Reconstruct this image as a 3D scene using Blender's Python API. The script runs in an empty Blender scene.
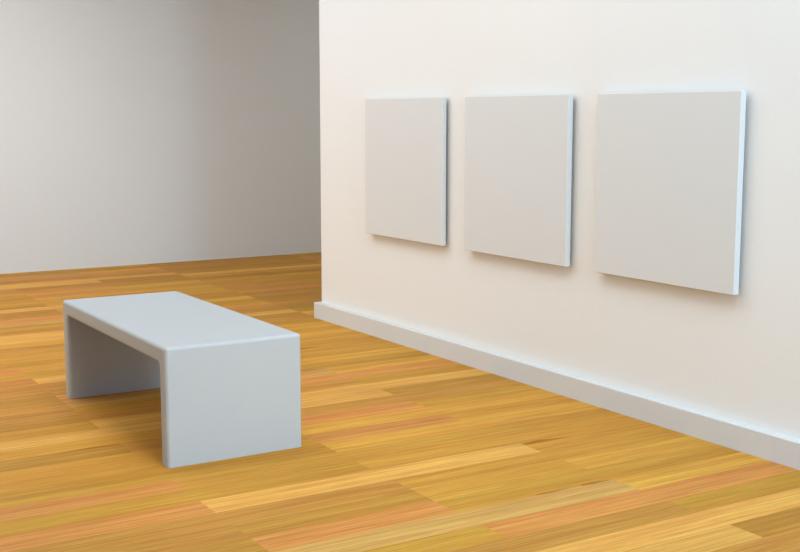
import bpy, bmesh, math, random
from mathutils import Vector
random.seed(7)
S = bpy.context.scene
COL = S.collection

# ------------------------------------------------------------------ helpers
def srgb(r, g, b):
    f = lambda c: (c/255/12.92) if c/255 <= 0.04045 else ((c/255+0.055)/1.055)**2.4
    return (f(r), f(g), f(b), 1.0)

def link(name, bm, mat, parent=None, smooth=False):
    me = bpy.data.meshes.new(name)
    bm.to_mesh(me); bm.free()
    if smooth:
        for p in me.polygons: p.use_smooth = True
    me.materials.append(mat)
    o = bpy.data.objects.new(name, me)
    COL.objects.link(o)
    if parent is not None: o.parent = parent
    return o

def bm_box(x0, x1, y0, y1, z0, z1, bm=None):
    bm = bm or bmesh.new()
    v = [bm.verts.new((x, y, z)) for z in (z0, z1) for y in (y0, y1) for x in (x0, x1)]
    for f in ((0,2,3,1),(4,5,7,6),(0,1,5,4),(2,6,7,3),(0,4,6,2),(1,3,7,5)):
        bm.faces.new([v[i] for i in f])
    return bm

def bevel_all(bm, r, seg=4, sel=None):
    ed = [e for e in bm.edges if sel is None or sel(e)]
    bmesh.ops.bevel(bm, geom=ed, offset=r, segments=seg, profile=0.5, affect='EDGES', clamp_overlap=True)
    return bm

def struct(name, bm, mat):
    o = link(name, bm, mat); o['kind'] = 'structure'; return o

def empty(name, loc, label, cat, group=None):
    o = bpy.data.objects.new(name, None); COL.objects.link(o)
    o.location = loc; o.empty_display_size = 0.1
    o['label'] = label; o['category'] = cat
    if group: o['group'] = group
    return o

# ------------------------------------------------------------------ materials
def paint(name, rgb, rough=0.85, bump=0.02, scale=60, spec=0.25):
    m = bpy.data.materials.new(name); m.use_nodes = True
    nt = m.node_tree; b = nt.nodes['Principled BSDF']
    b.inputs['Roughness'].default_value = rough
    b.inputs['Specular IOR Level'].default_value = spec
    tc = nt.nodes.new('ShaderNodeTexCoord')
    n = nt.nodes.new('ShaderNodeTexNoise'); n.inputs['Scale'].default_value = scale
    n.inputs['Detail'].default_value = 3
    nt.links.new(tc.outputs['Object'], n.inputs['Vector'])
    mx = nt.nodes.new('ShaderNodeMix'); mx.data_type = 'RGBA'
    c = srgb(*rgb)
    mx.inputs['A'].default_value = tuple(x*0.985 for x in c[:3]) + (1,)
    mx.inputs['B'].default_value = tuple(min(1, x*1.015) for x in c[:3]) + (1,)
    nt.links.new(n.outputs['Fac'], mx.inputs['Factor'])
    nt.links.new(mx.outputs['Result'], b.inputs['Base Color'])
    if bump:
        bp = nt.nodes.new('ShaderNodeBump'); bp.inputs['Strength'].default_value = bump
        bp.inputs['Distance'].default_value = 0.002
        nt.links.new(n.outputs['Fac'], bp.inputs['Height'])
        nt.links.new(bp.outputs['Normal'], b.inputs['Normal'])
    return m

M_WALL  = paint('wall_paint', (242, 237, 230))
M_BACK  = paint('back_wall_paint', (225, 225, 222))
M_CEIL  = paint('ceiling_paint', (232, 232, 232))
M_SKIRT = paint('baseboard_paint', (220, 217, 212), rough=0.6)
M_BENCH = paint('bench_lacquer', (177, 180, 182), rough=0.55, bump=0.0, spec=0.3)
M_CANV  = paint('primed_canvas', (225, 221, 215), rough=0.9, bump=0.05, scale=400)

def wood():
    m = bpy.data.materials.new('wood_planks'); m.use_nodes = True
    nt = m.node_tree; N = nt.nodes; L = nt.links
    b = N['Principled BSDF']
    b.inputs['Roughness'].default_value = 0.6
    b.inputs['Specular IOR Level'].default_value = 0.08
    at = N.new('ShaderNodeAttribute'); at.attribute_name = 'plank'
    tc = N.new('ShaderNodeTexCoord')
    # plank offset from the alpha channel so that grain differs per plank
    comb = N.new('ShaderNodeCombineXYZ')
    mul = N.new('ShaderNodeMath'); mul.operation = 'MULTIPLY'; mul.inputs[1].default_value = 37.0
    L.new(at.outputs['Alpha'], mul.inputs[0]); L.new(mul.outputs[0], comb.inputs['Z'])
    add = N.new('ShaderNodeVectorMath'); add.operation = 'ADD'
    L.new(tc.outputs['Object'], add.inputs[0]); L.new(comb.outputs[0], add.inputs[1])
    def grain(sx, sy, scale, detail, rough=0.55, dist=0.0):
        mp = N.new('ShaderNodeMapping'); mp.inputs['Scale'].default_value = (sx, sy, 1)
        mp.inputs['Rotation'].default_value = (0, 0, 0.012)
        L.new(add.outputs[0], mp.inputs['Vector'])
        n = N.new('ShaderNodeTexNoise'); n.inputs['Scale'].default_value = scale
        n.inputs['Detail'].default_value = detail; n.inputs['Roughness'].default_value = rough
        n.inputs['Distortion'].default_value = dist
        L.new(mp.outputs[0], n.inputs['Vector']); return n
    g1 = grain(0.7, 34, 3.0, 4)          # fine lines
    g2 = grain(0.35, 9, 1.9, 3, dist=0.4)  # broad streaks
    g3 = grain(1.6, 44, 3.0, 4, rough=0.7)           # very fine fibre
    def ramp(n, p0, c0, p1, c1):
        r = N.new('ShaderNodeValToRGB'); e = r.color_ramp.elements
        e[0].position = p0; e[0].color = c0; e[1].position = p1; e[1].color = c1
        L.new(n.outputs['Fac'], r.inputs['Fac']); return r
    def mulc(a, bcol, fac):
        mx = N.new('ShaderNodeMix'); mx.data_type = 'RGBA'; mx.blend_type = 'MULTIPLY'
        mx.inputs['Factor'].default_value = fac
        L.new(a, mx.inputs['A']); L.new(bcol, mx.inputs['B']); return mx.outputs['Result']
    r1 = ramp(g1, 0.36, (0.74, 0.66, 0.55, 1), 0.62, (1.08, 1.06, 1.05, 1))
    r2 = ramp(g2, 0.36, (0.94, 0.80, 0.74, 1), 0.62, (1.06, 1.10, 1.0, 1))
    r3 = ramp(g3, 0.40, (0.80, 0.74, 0.66, 1), 0.60, (1.06, 1.06, 1.06, 1))
    c = mulc(at.outputs['Color'], r1.outputs['Color'], 0.6)
    c = mulc(c, r2.outputs['Color'], 0.8)
    c = mulc(c, r3.outputs['Color'], 0.6)
    L.new(c, b.inputs['Base Color'])
    bp = N.new('ShaderNodeBump'); bp.inputs['Strength'].default_value = 0.08
    bp.inputs['Distance'].default_value = 0.001
    L.new(g1.outputs['Fac'], bp.inputs['Height']); L.new(bp.outputs['Normal'], b.inputs['Normal'])
    return m
M_WOOD = wood()

XW, YE = 3.455, 6.584
# ------------------------------------------------------------------ floor: staggered planks, 16 courses repeating
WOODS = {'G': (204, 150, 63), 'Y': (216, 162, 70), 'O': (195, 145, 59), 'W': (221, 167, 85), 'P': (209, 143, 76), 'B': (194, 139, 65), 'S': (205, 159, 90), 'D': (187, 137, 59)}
ROWS = [  # c0 c1 c2 c3; left columns partly darkened to paint in the light falloff
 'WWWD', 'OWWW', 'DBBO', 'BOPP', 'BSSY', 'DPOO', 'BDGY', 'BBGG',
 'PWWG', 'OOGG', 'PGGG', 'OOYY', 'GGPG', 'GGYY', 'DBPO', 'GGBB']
XJ, CELL, YJ, PITCH = 1.42, 0.67, 2.37, 0.1358
FX0, FX1, FY0, FY1 = -2.6, 8.2, -2.0, 9.79
bm = bmesh.new()
lay = bm.loops.layers.float_color.new('plank')
r0 = math.floor((FY0-YJ)/PITCH); r1 = math.ceil((FY1-YJ)/PITCH)
c0 = math.floor((FX0-XJ)/CELL); c1 = math.ceil((FX1-XJ)/CELL)
for r in range(r0, r1):
    y0 = max(FY0, YJ+r*PITCH); y1 = min(FY1, YJ+(r+1)*PITCH)
    if y1-y0 < 1e-4: continue
    prev = None; rid = random.random()
    for c in range(c0, c1):
        x0 = max(FX0, XJ+c*CELL); x1 = min(FX1, XJ+(c+1)*CELL)
        if x1-x0 < 1e-4: continue
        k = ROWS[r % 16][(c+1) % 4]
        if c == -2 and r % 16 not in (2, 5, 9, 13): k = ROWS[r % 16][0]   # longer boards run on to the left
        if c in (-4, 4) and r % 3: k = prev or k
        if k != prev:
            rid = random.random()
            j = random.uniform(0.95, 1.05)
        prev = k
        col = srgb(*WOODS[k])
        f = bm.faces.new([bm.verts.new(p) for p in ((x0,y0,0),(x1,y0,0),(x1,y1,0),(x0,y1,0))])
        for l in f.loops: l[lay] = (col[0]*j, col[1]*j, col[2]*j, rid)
bmesh.ops.remove_doubles(bm, verts=bm.verts, dist=1e-5)
# dark slivers of heartwood at a few plank ends, recurring with the pattern
dk = srgb(172, 112, 34)
for (x, y, lx, wy) in ((2.765, 3.562, 0.24, 0.032), (2.42, 3.049, 0.14, 0.014), (2.62, 3.049, 0.14, 0.018),
                       (1.415, 4.40, -0.30, 0.022)):
    for k in (-1, 0, 1, 2):
        for q in (-1, 0, 1):
            yy = y+k*16*PITCH; xx = x+q*4*CELL
            if FY0+.1 < yy < FY1-.1 and FX0 < xx < FX1 and abs(xx-3.6) > 0.4:
                pts = ((xx, yy), (xx+lx*0.35, yy-wy*0.15), (xx+lx, yy), (xx+lx*0.35, yy+wy), (xx, yy+wy*0.7))
                if lx < 0: pts = tuple(reversed(pts))
                f = bm.faces.new([bm.verts.new((a, b, 0.0002)) for a, b in pts])
                for l in f.loops: l[lay] = (dk[0], dk[1], dk[2], 0.37)
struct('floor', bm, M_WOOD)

# ------------------------------------------------------------------ room shell
H = 3.3
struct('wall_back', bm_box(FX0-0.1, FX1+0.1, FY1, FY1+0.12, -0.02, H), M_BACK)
part = bm_box(XW, XW+0.3, FY0, YE, 0, H)
bevel_all(part, 0.008, 3, lambda e: all(v.co.y > YE-1e-4 for v in e.verts) and abs(e.verts[0].co.z-e.verts[1].co.z) > 1)
struct('wall_right', part, M_WALL)
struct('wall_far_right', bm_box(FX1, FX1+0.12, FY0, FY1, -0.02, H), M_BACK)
struct('wall_left', bm_box(FX0-0.12, FX0, FY0, FY1, -0.02, H), M_WALL)
struct('ceiling', bm_box(FX0-0.1, FX1+0.1, FY0-0.1, FY1+0.1, H, H+0.1), M_CEIL)
# unseen near wall, with a wide opening added behind the camera for blue daylight
nw = bm_box(FX0-0.1, -2.2, FY0-0.12, FY0, -0.02, H)
bm_box(3.1, FX1+0.1, FY0-0.12, FY0, -0.02, H, nw)
bm_box(-2.2, 3.1, FY0-0.12, FY0, -0.02, 0.25, nw)
bm_box(-2.2, 3.1, FY0-0.12, FY0, 3.0, H, nw)
struct('wall_near', nw, M_WALL)

# baseboard wraps the free end of the partition wall
BT, BH, BE = 0.043, 0.1, 0.020
bb = bmesh.new()
out = [(XW-BT, FY0), (XW-BT, YE+BE), (XW+0.3+BT, YE+BE), (XW+0.3+BT, FY0),
       (XW+0.3, FY0), (XW+0.3, YE), (XW, YE), (XW, FY0)]
lo = [bb.verts.new((x, y, 0)) for x, y in out]; hi = [bb.verts.new((x, y, BH)) for x, y in out]
n = len(out)
for i in range(n): bb.faces.new([lo[i], lo[(i+1) % n], hi[(i+1) % n], hi[i]])
for q in ((0,1,6,7),(1,2,5,6),(2,3,4,5)):
    bb.faces.new([hi[i] for i in q]); bb.faces.new([lo[i] for i in reversed(q)])
bmesh.ops.recalc_face_normals(bb, faces=bb.faces)
outer = {(round(x, 4), round(y, 4)) for x, y in out[:4]}
bevel_all(bb, 0.004, 3, lambda e: all((round(v.co.x, 4), round(v.co.y, 4)) in outer and v.co.z > BH-1e-4 for v in e.verts))
struct('baseboard_right', bb, M_SKIRT)

# ------------------------------------------------------------------ bench: one folded U slab
def bench():
    x0, x1, y0, y1, h, t = 1.459, 2.010, 3.997, 5.311, 0.449, 0.066
    loc = Vector(((x0+x1)/2, (y0+y1)/2, 0))
    root = empty('gallery_bench', loc, 'light grey slab bench with rounded edges and solid panel ends on the wood floor', 'bench')
    hw, hl = (x1-x0)/2, (y1-y0)/2
    prof = [(-hl, -.1), (-hl, h), (hl, h), (hl, -.1), (hl-t, -.1), (hl-t, h-t), (-hl+t, h-t), (-hl+t, -.1)]
    bm = bmesh.new()
    A = [bm.verts.new((-hw, y, z)) for y, z in prof]; B = [bm.verts.new((hw, y, z)) for y, z in prof]
    bm.faces.new(A); bm.faces.new(list(reversed(B)))
    for i in range(8): bm.faces.new([A[i], A[(i+1) % 8], B[(i+1) % 8], B[i]])
    bmesh.ops.recalc_face_normals(bm, faces=bm.faces)
    # inner fillets first, then the small outer rounding
    bevel_all(bm, 0.022, 5, lambda e: abs(e.verts[0].co.x-e.verts[1].co.x) > 0.1 and abs(e.verts[0].co.z-(h-t)) < 1e-4 and abs(e.verts[1].co.z-(h-t)) < 1e-4)
    bm.normal_update()
    bevel_all(bm, 0.015, 6, lambda e: len(e.link_faces) == 2 and e.calc_face_angle(0) > math.radians(50) and not all(v.co.z < -0.05 for v in e.verts))
    cut = h-t-0.03
    def piece(name, keep):
        b = bm.copy()
        g = list(b.verts)+list(b.edges)+list(b.faces)
        bmesh.ops.bisect_plane(b, geom=g, plane_co=(0,0,cut), plane_no=(0,0,1))
        g = list(b.verts)+list(b.edges)+list(b.faces)
        r = bmesh.ops.bisect_plane(b, geom=g, plane_co=(0,0,0.0005), plane_no=(0,0,1), clear_inner=True)
        bmesh.ops.delete(b, geom=[f for f in b.faces if not keep(f.calc_center_median())], context='FACES')
        o = link(name, b, M_BENCH, root, smooth=True)
        w = o.modifiers.new('wn', 'WEIGHTED_NORMAL'); w.keep_sharp = True; w.weight = 100
        return o
    piece('seat', lambda c: c.z > cut)
    piece('leg', lambda c: c.z < cut and c.y < 0)
    piece('leg', lambda c: c.z < cut and c.y > 0)
    bm.free()
bench()

# ------------------------------------------------------------------ three blank canvases on the right wall
Z0, Z1 = 0.598, 1.372
GAP, DEP = 0.015, 0.029
def canvas(ya, yb, label):
    """stretched blank canvas, held off the wall on two battens"""
    yc, w, h = (ya+yb)/2, (yb-ya)/2, (Z1-Z0)/2
    root = empty('blank_canvas', (XW, yc, (Z0+Z1)/2), label, 'canvas', 'blank canvases on the right wall')
    bm = bm_box(-GAP-DEP, -GAP, -w, w, -h, h)
    bevel_all(bm, 0.003, 3)
    o = link('canvas_panel', bm, M_CANV, root, smooth=True)
    wn = o.modifiers.new('wn', 'WEIGHTED_NORMAL'); wn.weight = 100
    link('hanging_batten', bm_box(-GAP, 0, -w+0.12, w-0.12, h-0.12, h-0.08), M_CANV, root)
    link('hanging_batten', bm_box(-GAP, 0, -w+0.12, w-0.12, -h+0.08, -h+0.12), M_CANV, root)
canvas(5.139, 5.940, 'blank off-white square canvas on the wall, leftmost and nearest the wall end')
canvas(4.123, 4.930, 'blank off-white square canvas on the wall between the two other canvases')
canvas(3.122, 3.930, 'blank off-white square canvas on the wall, rightmost and largest in the photo')

# ------------------------------------------------------------------ light: added fill areas
def area(name, loc, target, sx, sy, power, rgb, spread=180):
    l = bpy.data.lights.new(name, 'AREA'); l.shape = 'RECTANGLE'; l.size = sx; l.size_y = sy
    l.energy = power; l.color = rgb; l.spread = math.radians(spread)
    o = bpy.data.objects.new(name, l); COL.objects.link(o); o.location = loc
    o.rotation_euler = (Vector(target)-Vector(loc)).to_track_quat('-Z', 'Y').to_euler()
    return o
area('overhead_blue_fill', (2.1, 1.1, H-0.02), (2.1, 1.1, 0), 2.2, 2.0, 88, (0.53, 0.76, 0.92))  # blue fill added under the ceiling, not a skylight
area('ceiling_fill', (1.9, 4.2, H-0.02), (1.9, 4.2, 0), 1.6, 2.2, 46, (0.72, 0.82, 0.93))  # added fill above the bench, no panel there
area('ceiling_fill', (0.6, 7.2, H-0.02), (0.6, 7.2, 0), 2.5, 2.5, 84, (0.83, 0.90, 1.0))  # added fill for the far left floor and back wall
area('ceiling_fill', (6.5, 7.5, H-0.02), (6.5, 7.5, 0), 1.5, 1.5, 46, (0.75, 0.89, 1.0))  # added fill for the space beyond the partition
area('left_wall_fill', (FX0+0.02, 7.6, 1.8), (3, 7.6, 1.6), 3.0, 2.4, 66, (0.91, 1.0, 0.89))  # bare fill area added against the wall, which has no window
area('near_side_fill', (2.4, FY0-0.02, 1.6), (1.9, 3.6, 0.4), 1.2, 1.6, 80, (0.46, 0.70, 0.98), 120)  # added blue fill in the rear opening, brightens the bench end
area('rear_blue_fill', (-0.3, FY0-0.05, 1.6), (-0.1, 4, 1.3), 3.6, 2.6, 30, (0.05, 0.32, 1.0))  # broad blue fill added in the unseen rear opening
area('wall_fill', (0.9, 7.2, H-0.1), (3.0, 9.8, 1.0), 0.8, 0.8, 4.8, (1.0, 0.96, 0.92), 60)  # added to lift the middle of the back wall
area('wall_fill', (2.1, 6.7, H-0.1), (3.45, 6.2, 1.5), 0.5, 0.5, 3.6, (0.3, 0.59, 1.0), 110)  # added blue fill for the far end of the right wall
area('bench_fill', (1.2, -1.2, H-0.2), (1.7, 4.0, 0.3), 1.6, 1.0, 3.0, (0.90, 1.0, 0.45), 45)  # fill added to brighten the bench's near face
area('bench_fill', (1.6, -1.6, H-0.2), (1.8, 4.0, 0.5), 1.0, 0.5, 1.6, (1.0, 0.72, 0.35), 20)  # narrow warm fill added for the same bench face

w = bpy.data.worlds.new('world'); S.world = w; w.use_nodes = True
w.node_tree.nodes['Background'].inputs[0].default_value = (0.75, 0.87, 1.0, 1)
w.node_tree.nodes['Background'].inputs[1].default_value = 0.03

# ------------------------------------------------------------------ camera
cd = bpy.data.cameras.new('camera'); cam = bpy.data.objects.new('camera', cd); COL.objects.link(cam)
cam.location = (0, 0, 1.2811)
cam.rotation_euler = (math.radians(90-7.7834), 0, -math.radians(31.5534))
cd.sensor_fit = 'HORIZONTAL'; cd.sensor_width = 36; cd.lens = 36*1177.918/800
cd.clip_start = 0.05
S.camera = cam

S.view_settings.view_transform = 'Standard'
S.view_settings.look = 'None'
S.view_settings.gamma = 1
S.view_settings.use_curve_mapping = False
S.view_settings.exposure = 0.0
S.cycles.use_denoising = True
S.cycles.max_bounces = 10
S.cycles.diffuse_bounces = 3
